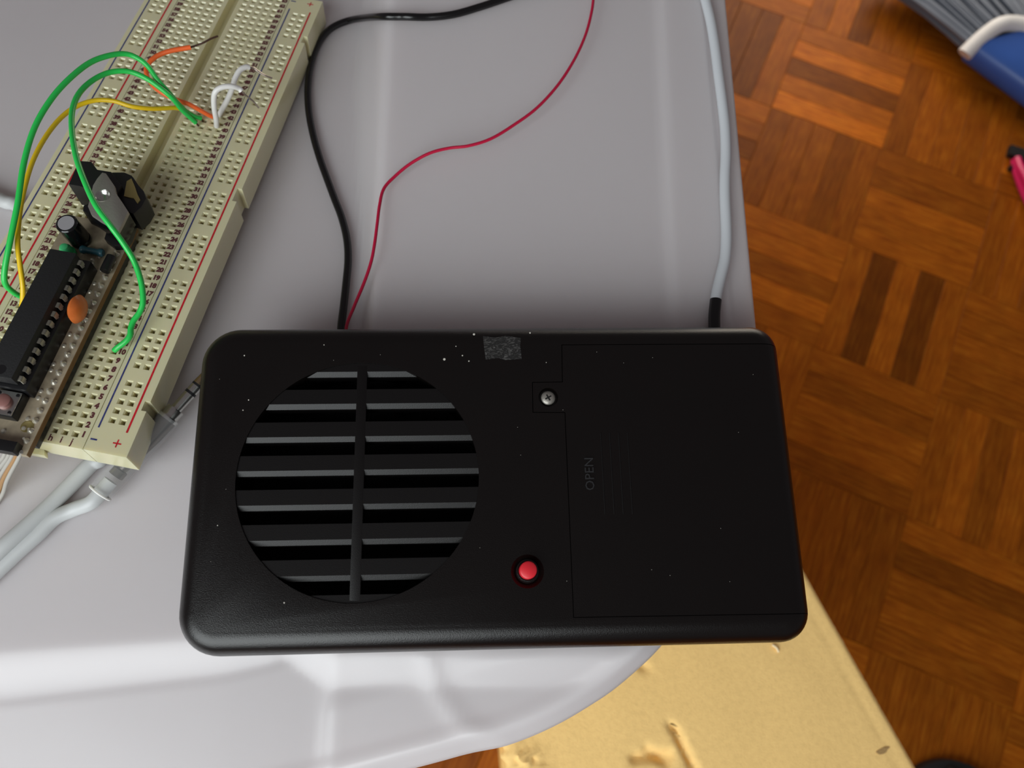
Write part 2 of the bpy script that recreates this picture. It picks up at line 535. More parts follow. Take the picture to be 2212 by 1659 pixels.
xs = []
x = -215.0
while x < 60: xs.append(x); x += 1.6 if x > -60 else 2.6
while x < 72.4: xs.append(x); x += 0.6
xs += [72.6, 72.9, 73.2]
V, Fc = [], []
NY = 132
for xi, x in enumerate(xs):
    b = bottom_y(x)
    for j in range(NY):
        t = j / (NY - 1)
        # denser near the lower edge
        if t < 0.45: y = b + (b + 52 - b) * (t / 0.45)
        else: y = b + 52 + (250 - b - 52) * ((t - 0.45) / 0.55)
        xx = x + (max(0, y - 74) * 0.012) * max(0, min(1, (x - 40) / 33))
        V.append((xx, y, lidz(xx, y)))
nx = len(xs)
for i in range(nx - 1):
    for j in range(NY - 1):
        Fc.append((i * NY + j, (i + 1) * NY + j, (i + 1) * NY + j + 1, i * NY + j + 1))
# walls
loop = [i * NY for i in range(nx)] + [(nx - 1) * NY + j for j in range(1, NY)] + [i * NY + NY - 1 for i in range(nx - 2, -1, -1)] + [j for j in range(NY - 2, 0, -1)]
n0 = len(V)
for dz, ins in ((-1.2, 0.15), (None, 0.5)):
    for k in loop:
        v = V[k]; z = v[2] + dz if dz else ZB
        V.append((v[0] - (ins if v[0] > 60 else 0), v[1], z))
m_ = len(loop)
for r in range(2):
    for k in range(m_):
        a = loop[k] if r == 0 else n0 + k; b2 = loop[(k + 1) % m_] if r == 0 else n0 + (k + 1) % m_
        c_ = n0 + r * m_ + k; d_ = n0 + r * m_ + (k + 1) % m_
        Fc.append((a, c_, d_, b2))
Fc.append(tuple(n0 + m_ + k for k in range(m_))[::-1])
tray = obj('storage_box', (V, Fc), lid_m, angle=60)
tray['label'] = 'large white plastic storage box upside down, carrying breadboard and black speaker'
tray['category'] = 'box'

# ------------------------------------------------------------------ yellow foam block
fo = [Vector((9.5, -80, 0)), Vector((186.3, -80, 0)), Vector((60, 188, 0)), Vector((-150, 188, 0)), Vector((-150, 20, 0)), Vector((4.8, -37.5, 0))]
R0, R1 = Vector((186.3, -80)), Vector((60, 188))
dirr = (R1 - R0).normalized()


def foam_right(y): return R0.x + (y - R0.y) * (R1.x - R0.x) / (R1.y - R0.y)


def foam_left(y):
    l = lerp_tab([(-80, 9.5), (-49, 7.6), (-44, 6.0), (-40, 6.6), (-37.5, 5.0), (20, -150), (200, -150)], y)
    return l + 0.8 * math.sin(y * 1.3) * (1 if y < -37 else 0)


g = lambda px, py: at(px, py, ZB).to_2d()
pits = [(g(1390, 1440), 2.2, 1.6), (g(1380, 1432), 1.5, 1.2)]
cuts = [(g(1455, 1570), g(1502, 1665), 1.5, 3.0), (g(1372, 1638), g(1445, 1632), 2.0, 2.6), (g(1400, 1620), g(1440, 1650), 1.8, 2.0)]
lumps = [(g(1140, 1648), 7.0, 2.5), (g(1120, 1632), 4, 1.6)]
V, Fc = [], []
NXf, NYf = 150, 190
for j in range(NYf):
    y = -80 + 268 * (j / (NYf - 1)) ** 1.25
    for i in range(NXf):
        t = i / (NXf - 1)
        xl, xr = foam_left(y), foam_right(y)
        x = xl + (xr - xl) * (1 - (1 - t) ** 1.3)
        z = ZB - 0.15 + min(0, 0.35 * noise.noise(Vector((x * .05, y * .05, 1))) - 0.2)
        p = Vector((x, y))
        if y < 40:
            z -= 0.12 * abs(noise.noise(Vector((x * 1.1, y * 1.1, 3))))
            for c, r, d in pits: z -= d * math.exp(-((p - c).length / r) ** 2)
            for a, b, r, d in cuts: z -= d * math.exp(-(seg_d(x, y, a, b) / r) ** 2)
            for c, r, d in lumps: z += d * math.exp(-((p - c).length / r) ** 2) * (0.7 + 0.8 * noise.noise(Vector((x * .4, y * .4, 8))))
        # crease that runs beside the right edge, and rounded edges
        dr = (xr - x) * 0.905
        z -= 0.4 * math.exp(-((dr - 6.5) / 1.8) ** 2) * (0.5 + 0.5 * noise.noise(Vector((y * .08, 2, 2))))
        ex = 0
        if dr < 2.2: z -= 1.6 * (1 - dr / 2.2) ** 2
        dl = x - xl
        if dl < 2.2 and y < -37: z -= 1.6 * (1 - dl / 2.2) ** 2
        V.append((x + (0.25 * noise.noise(Vector((y * .6, 5, 5))) if t > 0.98 else 0), y, z))
for j in range(NYf - 1):
    for i in range(NXf - 1):
        Fc.append((j * NXf + i, j * NXf + i + 1, (j + 1) * NXf + i + 1, (j + 1) * NXf + i))
loop = list(range(NXf)) + [j * NXf + NXf - 1 for j in range(1, NYf)] + [(NYf - 1) * NXf + i for i in range(NXf - 2, -1, -1)] + [j * NXf for j in range(NYf - 2, 0, -1)]
n0 = len(V)
for k in loop: V.append((V[k][0], V[k][1], ZF + 0.3))
for k in range(len(loop)):
    Fc.append((loop[k], n0 + k, n0 + (k + 1) % len(loop), loop[(k + 1) % len(loop)]))
Fc.append(tuple(n0 + k for k in range(len(loop)))[::-1])
foam = obj('foam_block', (V, Fc), foam_m, angle=50)
foam['label'] = 'yellow foam block with gouges, standing on the parquet under the white box'
foam['category'] = 'foam'
_st = g(1908, 1622)
obj('stain', prism([(_st.x + 2.6 * math.cos(a) * (1 + .25 * math.sin(3 * a)), _st.y + 1.1 * math.sin(a) + 0.9 * math.cos(a), 0) for a in [k * math.pi / 8 for k in range(16)]], ZB - 0.55, ZB - 0.12),
    mat('foam_stain', srgb(176, 142, 92), 0.95, bump=0.6, bscale=1500), foam, label='small grey brown smudge')
_c1, _c2 = at(1668, 1393, ZB), at(1681, 1408, ZB)
obj('crumb', tube([_c1 + Vector((0, 0, .3)), (_c1 + _c2) / 2 + Vector((.3, .2, .8)), _c2 + Vector((0, 0, .3))], .45, 8, 3), mat('pale_foam', srgb(252, 232, 190), 0.9), foam, label='pale loose crumb of foam')


# ------------------------------------------------------------------ black plastic speaker box lying face down
def rrect(x0, x1, y0, y1, rl, rr, n=10):
    P = []
    for cx, cy, r, a0 in ((x1 - rr, y1 - rr, rr, 0), (x0 + rl, y1 - rl, rl, 90), (x0 + rl, y0 + rl, rl, 180), (x1 - rr, y0 + rr, rr, 270)):
        for k in range(n + 1):
            a = math.radians(a0 + 90 * k / n); P.append((cx + r * math.cos(a), cy + r * math.sin(a)))
    return P


def case_body():
    rings = []
    prof = [(1.6, -17.2), (0.4, -16.6), (0.0, -15.5), (0, -6.0), (0.18, -4.6), (0.7, -3.1), (1.5, -1.8), (2.5, -0.85), (3.7, -0.25), (4.9, 0)]
    for ins, z in prof:
        rings.append([(x, y, z) for x, y in rrect(-1.9 + ins, 140.15 - ins, -74.3 + ins, 1.85 - ins, 9.5 - ins, 7.0 - ins * 0.95)])
    V, Fc = [], []
    n = len(rings[0])
    for r in rings: V += r
    for a in range(len(rings) - 1):
        for k in range(n):
            Fc.append((a * n + k, a * n + (k + 1) % n, (a + 1) * n + (k + 1) % n, (a + 1) * n + k))
    Fc.append(tuple(range(n))[::-1]); Fc.append(tuple(range((len(rings) - 1) * n, len(rings) * n)))
    return V, Fc


radio = thing('speaker_box', 'black plastic speaker box lying face down with round slotted grille and red button', 'speaker', fr=RAD)
housing = obj('housing', case_body(), black_case, radio)
GC = (37.3, -36.1); GR = 27.6
circ = [(GC[0] + GR * math.cos(2 * math.pi * k / 96), GC[1] + GR * math.sin(2 * math.pi * k / 96)) for k in range(96)]
boolean(housing, prism(circ, -15.0, 3))
DOORP = [(150, -4.4), (85.4, -4.35), (85.2, -13.7), (78.0, -13.75), (77.9, -20.95), (85.5, -21.1), (85.55, -67.6), (150, -68.0)]


def grow(poly, d):
    P = [Vector(p) for p in poly]; n = len(P); o = []
    for i in range(n):
        a, b, c = P[i - 1], P[i], P[(i + 1) % n]
        e1 = (b - a).normalized(); e2 = (c - b).normalized()
        n1 = Vector((e1.y, -e1.x)); n2 = Vector((e2.y, -e2.x))
        k = (n1 + n2) / (1 + n1.dot(n2)); o.append(b + k * d)
    return [(p.x, p.y) for p in o]


door = obj('battery_door', case_body(), black_case, radio)
boolean(door, prism(DOORP, -2.6, 3), 'INTERSECT')
boolean(housing, prism(grow(DOORP, 0.16), -2.9, 3))
boolean(door, lathe([(0, -1.3), (2.15, -1.3), (2.35, 0.1), (2.35, 2), (0, 2)], 40, (81.6, -17.4, 0)))
boolean(housing, lathe([(0, -1.2), (2.6, -1.2), (3.3, -0.55), (3.7, 0.02), (3.7, 2), (0, 2)], 48, (75.55, -57.6, 0)))
for o in (housing, door):
    for p in o.data.polygons: p.use_smooth = True
    try: o.data.set_sharp_from_angle(angle=math.radians(34))
    except Exception: pass
# inside of the grille
obj('speaker_cone', lathe([(27.4, -14.9), (27.4, -14.5), (25, -14.6), (9, -12.6), (0, -11.5)], 48, (GC[0], GC[1], 0)), black_void, radio)


def band(y0, y1, r=GR - 0.02, n=26):
    P = []
    y0 = max(y0, GC[1] - r + 1e-3); y1 = min(y1, GC[1] + r - 1e-3)
    for k in range(n + 1):
        y = y0 + (y1 - y0) * k / n; P.append((GC[0] + math.sqrt(max(0, r * r - (y - GC[1]) ** 2)), y))
    for k in range(n + 1):
        y = y1 + (y0 - y1) * k / n; P.append((GC[0] - math.sqrt(max(0, r * r - (y - GC[1]) ** 2)), y))
    return P


tops = [-10.6 - 7.84 * k for k in range(7)]
edges = [(tops[0], 100)] + [(tops[k + 1], tops[k] - 4.35) for k in range(6)] + [(-100, tops[6] - 4.2)]
for y0, y1 in edges:
    ch_ = 1.15 if y0 > -90 else 0.0
    V, Fc = [], []
    for z_, yy0 in ((-4.8, y0 - ch_), (-1.15, y0 - ch_), (-0.28, y0)):
        V += [(a, b, z_) for a, b in band(yy0, y1)]
    nb = len(V) // 3
    for a in range(2):
        for k in range(nb): Fc.append((a * nb + k, a * nb + (k + 1) % nb, (a + 1) * nb + (k + 1) % nb, (a + 1) * nb + k))
    Fc.append(tuple(range(nb))[::-1]); Fc.append(tuple(range(2 * nb, 3 * nb)))
    obj('slat', (V, Fc), black_slat, radio, angle=20)
obj('divider_bar', box(36.25, 38.6, GC[1] - 27.0, GC[1] + 27.0, -4.4, -0.26, 0.1), black_slat, radio)
# screw; a slightly raised black cross paints the dark of its recess
scr = obj('screw', lathe([(1.6, -1.25), (1.72, -1.0), (1.7, -0.7), (1.35, -0.35), (0.6, -0.2), (0, -0.18)], 40, (81.6, -17.4, 0)), dull_steel, radio, label='steel cross-head screw')
c0 = box(-0.95, 0.95, -0.2, 0.2, -1.0, 0.5); c1 = box(-0.2, 0.2, -0.95, 0.95, -1.0, 0.5)
obj('recess_shade_cross', move(join(box(-0.8, 0.8, -0.17, 0.17, -0.3, -0.155), box(-0.17, 0.17, -0.8, 0.8, -0.3, -0.154)), (81.6, -17.4, 0), 0.5), black_void, scr)
obj('button', lathe([(1.95, -1.15), (1.95, 2.0), (1.85, 2.35), (1.5, 2.55), (0, 2.6)], 36, (75.6, -57.4, 0)), red_plastic, radio, label='round red push button')
obj('button_ring', lathe([(2.15, -1.18), (2.5, -1.18), (2.5, -0.85), (2.2, -0.8), (2.15, -0.9)], 36, (75.6, -57.4, 0)), black_case, radio)
# raised lettering and grip ridges on the battery door
tv = text('OPEN', 3.0, 0.32, 0.0)
obj('raised_lettering', move(tv, (90.6, -35.9, -0.01), math.pi / 2), letter_m, door, label='raised word OPEN')
for k in range(4):
    xk = 93.65 + 2.12 * k
    obj('grip_ridge', tube([Vector((xk, -45.3, -0.03)), Vector((xk, -35.8, -0.02)), Vector((xk, -26.2, -0.03))], 0.15, 8, 2), black_slat, door)
obj('tape_residue', move(prism([(0, 0), (3, -.4), (5.5, 0), (9.2, -.5), (9.0, -2.6), (9.3, -5.9), (5.2, -6.1), (3.6, -5.6), (.6, -6.0), (.3, -3)], 0.0, 0.03), (66.2, -1.9, 0.0)), tape_m, radio, label='grey scratched patch of tape residue')
rd = random.Random(5); parts = []
spk = [(960, 776, .35), (1024, 722, .3), (1013, 780, .2), (999, 768, .2), (985, 748, .15), (700, 745, .15), (528, 768, .2), (537, 864, .18), (525, 886, .16), (1145, 719, .22), (1180, 783, .12), (614, 1302, .2), (470, 1135, .15)]
for px, py, r in spk:
    q = on(RAD, px, py, 0); parts.append(move(lathe([(r, 0.0), (r * .8, .08), (0, .12)], 6), (q.x, q.y, -0.02)))
for k in range(22):
    x_, y_ = rd.uniform(4, 134), rd.uniform(-68, -4)
    if math.hypot(x_ - GC[0], y_ - GC[1]) < 28.5: continue
    parts.append(move(lathe([(.07, 0.0), (.05, .05), (0, .07)], 5), (x_, y_, -0.01)))
obj('dust_specks', join(*parts), dust_m, radio, kind='stuff')

# ------------------------------------------------------------------ breadboard
bread = thing('breadboard', 'long cream solderless breadboard with red and blue rail lines', 'breadboard', fr=BRD)
PITCH = 2.54


def cells(vl, ul, state, zbot, chan=-3.2):
    """vl/ul: sorted grid lines; state(i,j)->'s' solid,'h' hole,'l' low,'v' void"""
    idx = {}; V, Fc, MI = [], [], []

    def vert(x, y, z):
        k = (round(x, 4), round(y, 4), round(z, 4))
        if k not in idx: idx[k] = len(V); V.append((x, y, z))
        return idx[k]
    ni, nj = len(vl) - 1, len(ul) - 1
    st = [[state(i, j) for j in range(nj)] for i in range(ni)]

    def top(i, j):
        if i < 0 or j < 0 or i >= ni or j >= nj or st[i][j] == 'v': return zbot
        return chan if st[i][j] == 'l' else 0.0
    for i in range(ni):
        for j in range(nj):
            s = st[i][j]
            if s == 'v': continue
            x0, x1, y0, y1 = vl[i], vl[i + 1], ul[j], ul[j + 1]; z = top(i, j)
            if s == 'h':
                cx, cy = (x0 + x1) / 2, (y0 + y1) / 2
                a = [(x0, y0, 0), (x1, y0, 0), (x1, y1, 0), (x0, y1, 0)]
                r = 0.52; b = [(cx - r, cy - r, -0.36), (cx + r, cy - r, -0.36), (cx + r, cy + r, -0.36), (cx - r, cy + r, -0.36)]
                r = 0.46; c = [(cx - r, cy - r, -3.2), (cx + r, cy - r, -3.2), (cx + r, cy + r, -3.2), (cx - r, cy + r, -3.2)]
                A = [vert(*p) for p in a]; B = [vert(*p) for p in b]; C = [vert(*p) for p in c]
                for k in range(4):
                    k2 = (k + 1) % 4
                    Fc.append((A[k], A[k2], B[k2], B[k])); MI.append(0)
                    Fc.append((B[k], B[k2], C[k2], C[k])); MI.append(0)
                Fc.append(tuple(C)); MI.append(1)
            else:
                Fc.append((vert(x0, y0, z), vert(x1, y0, z), vert(x1, y1, z), vert(x0, y1, z))); MI.append(0)
            Fc.append((vert(x0, y1, zbot), vert(x1, y1, zbot), vert(x1, y0, zbot), vert(x0, y0, zbot))); MI.append(0)
            for (di, dj), p, q in (((1, 0), (x1, y0), (x1, y1)), ((-1, 0), (x0, y1), (x0, y0)), ((0, 1), (x1, y1), (x0, y1)), ((0, -1), (x0, y0), (x1, y0))):
                zn = top(i + di, j + dj)
                if zn < z - 1e-6:
                    Fc.append((vert(p[0], p[1], z), vert(p[0], p[1], zn), vert(q[0], q[1], zn), vert(q[0], q[1], z))); MI.append(0)
    return V, Fc, MI


def lines(base, centres, w):
    L = set(base)
    for c in centres: L.add(c - w); L.add(c + w)
    return sorted(L)


def mk_strip(name, v0, v1, cols, rows, low=None, notch=None, u0=-8.4, u1=155.8):
    vl = lines([v0, v1] + (list(low) if low else []) + ([notch[0]] if notch else []), cols, 0.84)
    nu = [t for s_ in (notch[1] if notch else []) for t in s_]
    ul = lines([u0, u1] + nu, rows, 0.74)
    cs = [c for c in cols]; rs = set(round(r, 3) for r in rows)

    def state(i, j):
        cx, cy = (vl[i] + vl[i + 1]) / 2, (ul[j] + ul[j + 1]) / 2
        if notch and (cx > notch[0]) == (notch[0] > 0) and any(a < cy < b for a, b in notch[1]): return 'v'
        if low and low[0] < cx < low[1]: return 'l'
        if any(abs(cx - c) < 0.1 for c in cs) and any(abs(cy - r) < 0.1 for r in rows): return 'h'
        return 's'
    o = obj(name, cells(vl, ul, state, -8.5), [cream, bronze], bread, smooth=False)
    return o


rail_rows = [(6 * g_ + r) * PITCH for g_ in range(10) for r in range(5)]
term_rows = [-5.08 + PITCH * k for k in range(63)]
cols_r = [-0.5 + 3.81 + PITCH * k for k in range(5)]; cols_l = [-0.5 - 3.81 - PITCH * k for k in range(5)]
mk_strip('terminal_strip', -17.35, 16.55, cols_r + cols_l, term_rows, low=(-2.1, 1.1))
mk_strip('power_rail', 16.75, 27.2, [20.36, 22.9], rail_rows, notch=(25.9, [(3.8, 6.35), (69.85, 74.4), (135.4, 138.4)]))
mk_strip('power_rail', -27.5, -17.55, [-21.36, -23.9], rail_rows)
for nm, v_, m_ in (('red_line', 24.85, red_ink), ('red_line', -19.35, red_ink)):
    obj(nm, box(v_ - .24, v_ + .24, -2.4, 149.6, 0, 0.03), m_, bread)
for nm, v_, m_ in (('blue_line', 17.95, blue_ink), ('blue_line', -25.95, blue_ink)):
    obj(nm, box(v_ - .2, v_ + .2, -2.4, 149.6, 0, 0.03), m_, bread)
for v_, c_ in ((23.75, red_ink), (-20.4, red_ink)):
    for u_ in (-5.45, 153.4):
        obj('plus_sign', join(box(v_ - 1.0, v_ + 1.0, u_ - .16, u_ + .16, 0, .03), box(v_ - .16, v_ + .16, u_ - 1.0, u_ + 1.0, 0, .031)), c_, bread)
for v_ in (18.1, -26.0):
    for u_ in (-5.5, 153.4):
        obj('minus_sign', box(v_ - .8, v_ + .8, u_ - .2, u_ + .2, 0, .03), blue_ink, bread)
nums = []
for k in range(63):
    for v_ in (15.35, -16.2):
        s_ = str(k + 1)
        for q, ch in enumerate(s_):
            nums.append(move(text(ch, 1.95, 0.03, 0.06), (v_ + (q - (len(s_) - 1) / 2) * 0.88, -5.08 + PITCH * k + 0.25, 0)))
obj('row_numbers', join(*nums), brown_ink, bread, smooth=False, label='dark brown row numbers along both edges', kind='stuff')
lt = []
for ch, v_ in zip('fghij', cols_r): lt.append(move(text(ch, 2.3, 0.03, 0.02), (v_, -7.1, 0))); lt.append(move(text(ch, 2.3, 0.03, 0.02), (v_, 154.4, 0)))
for ch, v_ in zip('edcba', cols_l): lt.append(move(text(ch, 2.3, 0.03, 0.02), (v_, -7.1, 0))); lt.append(move(text(ch, 2.3, 0.03, 0.02), (v_, 154.4, 0)))
obj('column_letters', join(*lt), brown_ink, bread, smooth=False, kind='stuff')
obj('connecting_tab', prism([(-1.2, -8.3), (4.2, -8.3), (5.0, -9.9), (-2.0, -9.9)], -8.4, -6.5, 0.2), cream, bread)

# ------------------------------------------------------------------ microcontroller board plugged into the breadboard
mcu = thing('microcontroller_board', 'small bare circuit board with black chip plugged into left side of breadboard', 'circuit board', fr=BRD @ Matrix.Translation(Vector((-1.77, 0, 0))) @ Matrix.Rotation(math.radians(0.6), 4, 'Z'))
PZ = 4.3
obj('circuit_board', box(-9.2, 9.2, -13.6, 52.5, PZ - 1.6, PZ, 0.1), pcb_m, mcu)
pcb_edge = mat('board_edge', srgb(120, 84, 40), 0.6)
obj('board_rim', box(9.2, 9.32, -13.5, 52.4, PZ - 1.55, PZ - 0.08), pcb_edge, mcu)
for v_ in (-7.6, 7.6):
    obj('pin_header', box(v_ - 1.25, v_ + 1.25, -10.4, 50.2, 0.12, PZ - 1.65, 0.1), black_plastic, mcu)
obj('chip_socket', join(box(-5.0, 5.0, 0.2, 37.2, PZ, PZ + 4.3, 0.2)), black_plastic, mcu)
chip = obj('chip', join(box(-3.3, 3.3, 0.9, 36.4, PZ + 4.9, PZ + 8.3, 0.25)), chip_black, mcu, label='long black chip in a socket')
pinv = join(box(3.2, 4.15, -.65, .65, PZ + 5.9, PZ + 6.2), box(3.85, 4.15, -.65, .65, PZ + 4.6, PZ + 6.2), box(3.85, 4.15, -.28, .28, PZ + 3.2, PZ + 4.7))
for k in range(14):
    for s_ in (1, -1):
        m4 = Matrix.Translation(Vector((0, 2.15 + PITCH * k, 0))) @ Matrix.Rotation(0 if s_ > 0 else math.pi, 4, 'Z')
        obj('pin', move(pinv, m=m4), solder, chip)
obj('chip_notch', lathe([(1.2, 0.0), (1.2, 0.04), (0, 0.04)], 20, (0, 2.6, PZ + 8.29)), black_plastic, chip)
# orange ceramic disc capacitor
cp = on(WINV[mcu.name].inverted(), 167, 667, 9.0)
cv, cf = lathe([(0, -1.7), (1.6, -1.45), (3.0, -.8), (3.6, 0), (3.0, .8), (1.6, 1.45), (0, 1.7)], 28)
obj('disc_capacitor', ([Vector((v[2] + cp.x, v[0] * 1.0 + cp.y, v[1] * 1.0 + 8.8)) for v in cv], cf), ceramic, mcu, label='orange ceramic disc capacitor')
dc_ = [o for o in COL.objects if o.name.startswith('disc_capacitor')][0]
for s_ in (-1.4, 1.4):
    obj('leg', tube([Vector((cp.x, cp.y + s_, 6.0)), Vector((cp.x + .2, cp.y + s_, 5)), Vector((cp.x, cp.y + s_, PZ - .1))], .25, 8, 3), steel, dc_)
# electrolytic capacitor standing by the regulator
MF = WINV[mcu.name].inverted()
ep = on(MF, 141, 479, 13.4)
eb = on(MF, 174, 517, PZ + .6)
ax = Vector((ep.x - eb.x, ep.y - eb.y, 13.4 - PZ - .6))
q4 = ax.normalized().to_track_quat('Z', 'Y').to_matrix().to_4x4(); q4.translation = Vector((eb.x, eb.y, PZ + .1)); eh = ax.length
ec = obj('electrolytic_capacitor', move(lathe([(0, 0), (2.5, 0), (2.65, .3), (2.65, 1.0), (2.4, 1.3), (2.65, 1.6), (2.65, eh - .3), (2.4, eh), (2.0, eh + .02), (0, eh + .02)], 36), m=q4), black_gloss, mcu, label='black electrolytic capacitor with silver top')
obj('top_disc', move(lathe([(2.02, eh), (2.0, eh + .1), (0, eh + .08)], 32), m=q4), mat('aluminium_top', srgb(190, 188, 192), 0.5, 0.6), ec)


def pxp(pts, z, fr=None):
    return [tuple(on(fr or MF, a, b, z)[:2]) for a, b in pts]


# black power jack block
def ccw(P):
    a = sum(P[i][0] * P[(i + 1) % len(P)][1] - P[(i + 1) % len(P)][0] * P[i][1] for i in range(len(P)))
    return P if a > 0 else P[::-1]


jack = obj('power_jack', join(prism(ccw(pxp([(148, 398), (161, 368), (172, 347), (197, 349), (210, 366), (240, 371), (262, 400), (240, 440), (205, 415), (172, 402)], 12.5)), PZ, 12.5, .2),
                              prism(ccw(pxp([(236, 372), (268, 372), (285, 379), (300, 401), (310, 412), (316, 428), (305, 447), (288, 462), (262, 452), (240, 425)], 11.0)), PZ, 11.0, .2),
                              prism(ccw(pxp([(240, 470), (290, 455), (292, 475), (280, 512), (268, 528), (245, 530), (225, 515)], 6.5)), PZ, 6.5, .2)), black_plastic, mcu, label='black power socket block')
obj('brass_lug', prism(ccw(pxp([(274, 392), (284, 386), (291, 402), (297, 420), (303, 432), (297, 440), (289, 428), (280, 427), (268, 424), (271, 408)], 11.2)), 11.0, 11.3), brass, jack, label='dull brass contact')
tabp = [(221, 373), (229, 375), (247, 401), (251, 418), (264, 437), (277, 457), (266, 480), (256, 499), (237, 488), (216, 476), (197, 463), (190, 446), (196, 425), (201, 401), (210, 386)]
regu = obj('voltage_regulator', prism(ccw(pxp([(277, 457), (266, 480), (256, 500), (216, 477), (196, 463), (179, 455), (180, 444), (192, 439), (225, 430)], 13.0)), 7.6, 13.0, .2), black_gloss, mcu, label='black voltage regulator with silver tab')
tab = obj('metal_tab', prism(ccw(pxp(tabp, 14.0)), 13.0, 14.1, .12), dull_steel, regu, label='silver metal tab with round hole')
hc = on(MF, 222, 423, 14)
boolean(tab, lathe([(0, 12), (1.75, 12), (1.75, 16), (0, 16)], 28, (hc.x, hc.y, 0)))
obj('tab_hole_rim', lathe([(0, 13.04), (0.9, 13.05), (1.3, 13.3), (1.72, 14.0), (1.95, 14.16), (1.95, 14.02)], 28, (hc.x, hc.y, 0)), steel, regu)
# reset button
bc = on(MF, 6, 866, 8.0)
pb = obj('push_button', join(box(bc.x - 3.1, bc.x + 3.1, bc.y - 3.1, bc.y + 3.1, PZ, PZ + 2.6, .15)), black_plastic, mcu, label='square tactile reset button')
obj('metal_cover', box(bc.x - 2.9, bc.x + 2.9, bc.y - 2.9, bc.y + 2.9, PZ + 2.6, PZ + 2.95, .08), steel, pb)
for a, b in ((-2.2, -2.2), (2.2, -2.2), (2.2, 2.2), (-2.2, 2.2)):
    obj('rivet', lathe([(.42, PZ + 2.9), (.4, PZ + 3.1), (0, PZ + 3.15)], 12, (bc.x + a, bc.y + b, 0)), black_plastic, pb)
obj('button_cap', lathe([(1.75, PZ + 2.9), (1.75, PZ + 4.0), (1.4, PZ + 4.25), (0, PZ + 4.3)], 24, (bc.x, bc.y, 0)), blush, pb)
# header connector at the near end, solder joints, small parts
obj('end_connector', box(-8.8, 7.6, -14.2, -11.6, PZ, PZ + 2.6, .15), black_plastic, mcu)
sj = []; hd = []
rs = random.Random(2)
for k in range(24):
    u_ = -10.2 + PITCH * k
    h_ = rs.uniform(.5, .9)
    sj.append(lathe([(.8, PZ), (.6, PZ + h_ * .5), (.3, PZ + h_), (.28, PZ + h_ + .5), (0, PZ + h_ + .5)], 10, (7.6 + rs.uniform(-.1, .1), u_, 0)))
    if k % 3: sj.append(lathe([(.6, PZ), (.4, PZ + .3), (0, PZ + .4)], 8, (5.6 + rs.uniform(-.3, .3), u_ + rs.uniform(-.5, .5), 0)))
for u_ in (-8.9, -7.2, 39.0, 40.2, 41.5, 43.2): sj.append(lathe([(.7, PZ), (.4, PZ + .4), (0, PZ + .5)], 8, (rs.uniform(-2, 4), u_, 0)))
obj('solder_joints', join(*sj), solder, mcu)
mh = on(MF, 59, 921, PZ)
obj('mounting_hole', lathe([(1.5, PZ), (1.5, PZ + .04), (1.15, PZ + .05), (1.1, PZ + .02), (0, PZ + .02)], 24, (mh.x, mh.y, 0)), brass, mcu)
rp = on(MF, 198, 541, 6.0)
rsb = obj('resistor', ([Vector((v[2], v[0], v[1] + 0)) + Vector((rp.x, rp.y, 5.7)) for v in lathe([(0, -3.1), (.8, -3.0), (1.1, -2.6), (1.1, -2.0), (.85, -1.5), (.85, 1.5), (1.1, 2.0), (1.1, 2.6), (.8, 3.0), (0, 3.1)], 16)[0]],
                       lathe([(0, -3.1), (.8, -3.0), (1.1, -2.6), (1.1, -2.0), (.85, -1.5), (.85, 1.5), (1.1, 2.0), (1.1, 2.6), (.8, 3.0), (0, 3.1)], 16)[1]), teal_m, mcu, label='small blue green resistor')
lp = on(MF, 142, 539, 6.5)
obj('indicator_lamp', lathe([(1.9, PZ + .1), (1.9, PZ + 1.0), (1.5, PZ + 1.2), (1.5, PZ + 2.6), (1.0, PZ + 3.5), (0, PZ + 3.9)], 24, (lp.x, lp.y, 0)), green_led, mcu, label='green indicator lamp')
dp = on(MF, 231, 566, 6.5)
dv = lathe([(0, -2.4), (1.2, -2.3), (1.25, -1.5), (1.25, 1.5), (1.2, 2.3), (0, 2.4)], 16)
obj('diode', ([Vector((v[0] + dp.x, v[2] + dp.y, v[1] + 5.7)) for v in dv[0]], dv[1]), black_plastic, mcu, label='small black diode')


# ------------------------------------------------------------------ wires and cables
def bw(px, py, zl):                             # picture point at breadboard-local height -> world
    return BRD @ on(BRD, px, py, zl)


def onlid(px, py, r):
    p = at(px, py, 0)
    for _ in range(12):
        p = at(px, py, lidz(p.x, p.y, False) + r)
    return p


def wire(name, label, pts, r, m, cat='wire', group=None, tips=(), seg=10, sub=6, part='insulation'):
    base = min(pts, key=lambda p: p.z)
    t = thing(name, label, cat, base, group)
    o = obj(part, tube(pts, r, seg, sub), m, t, world=True)
    for tp, tr, tm in tips: obj('wire_tip', tube(tp, tr, 8, 5), tm, t, world=True, label='bare metal end')
    return t


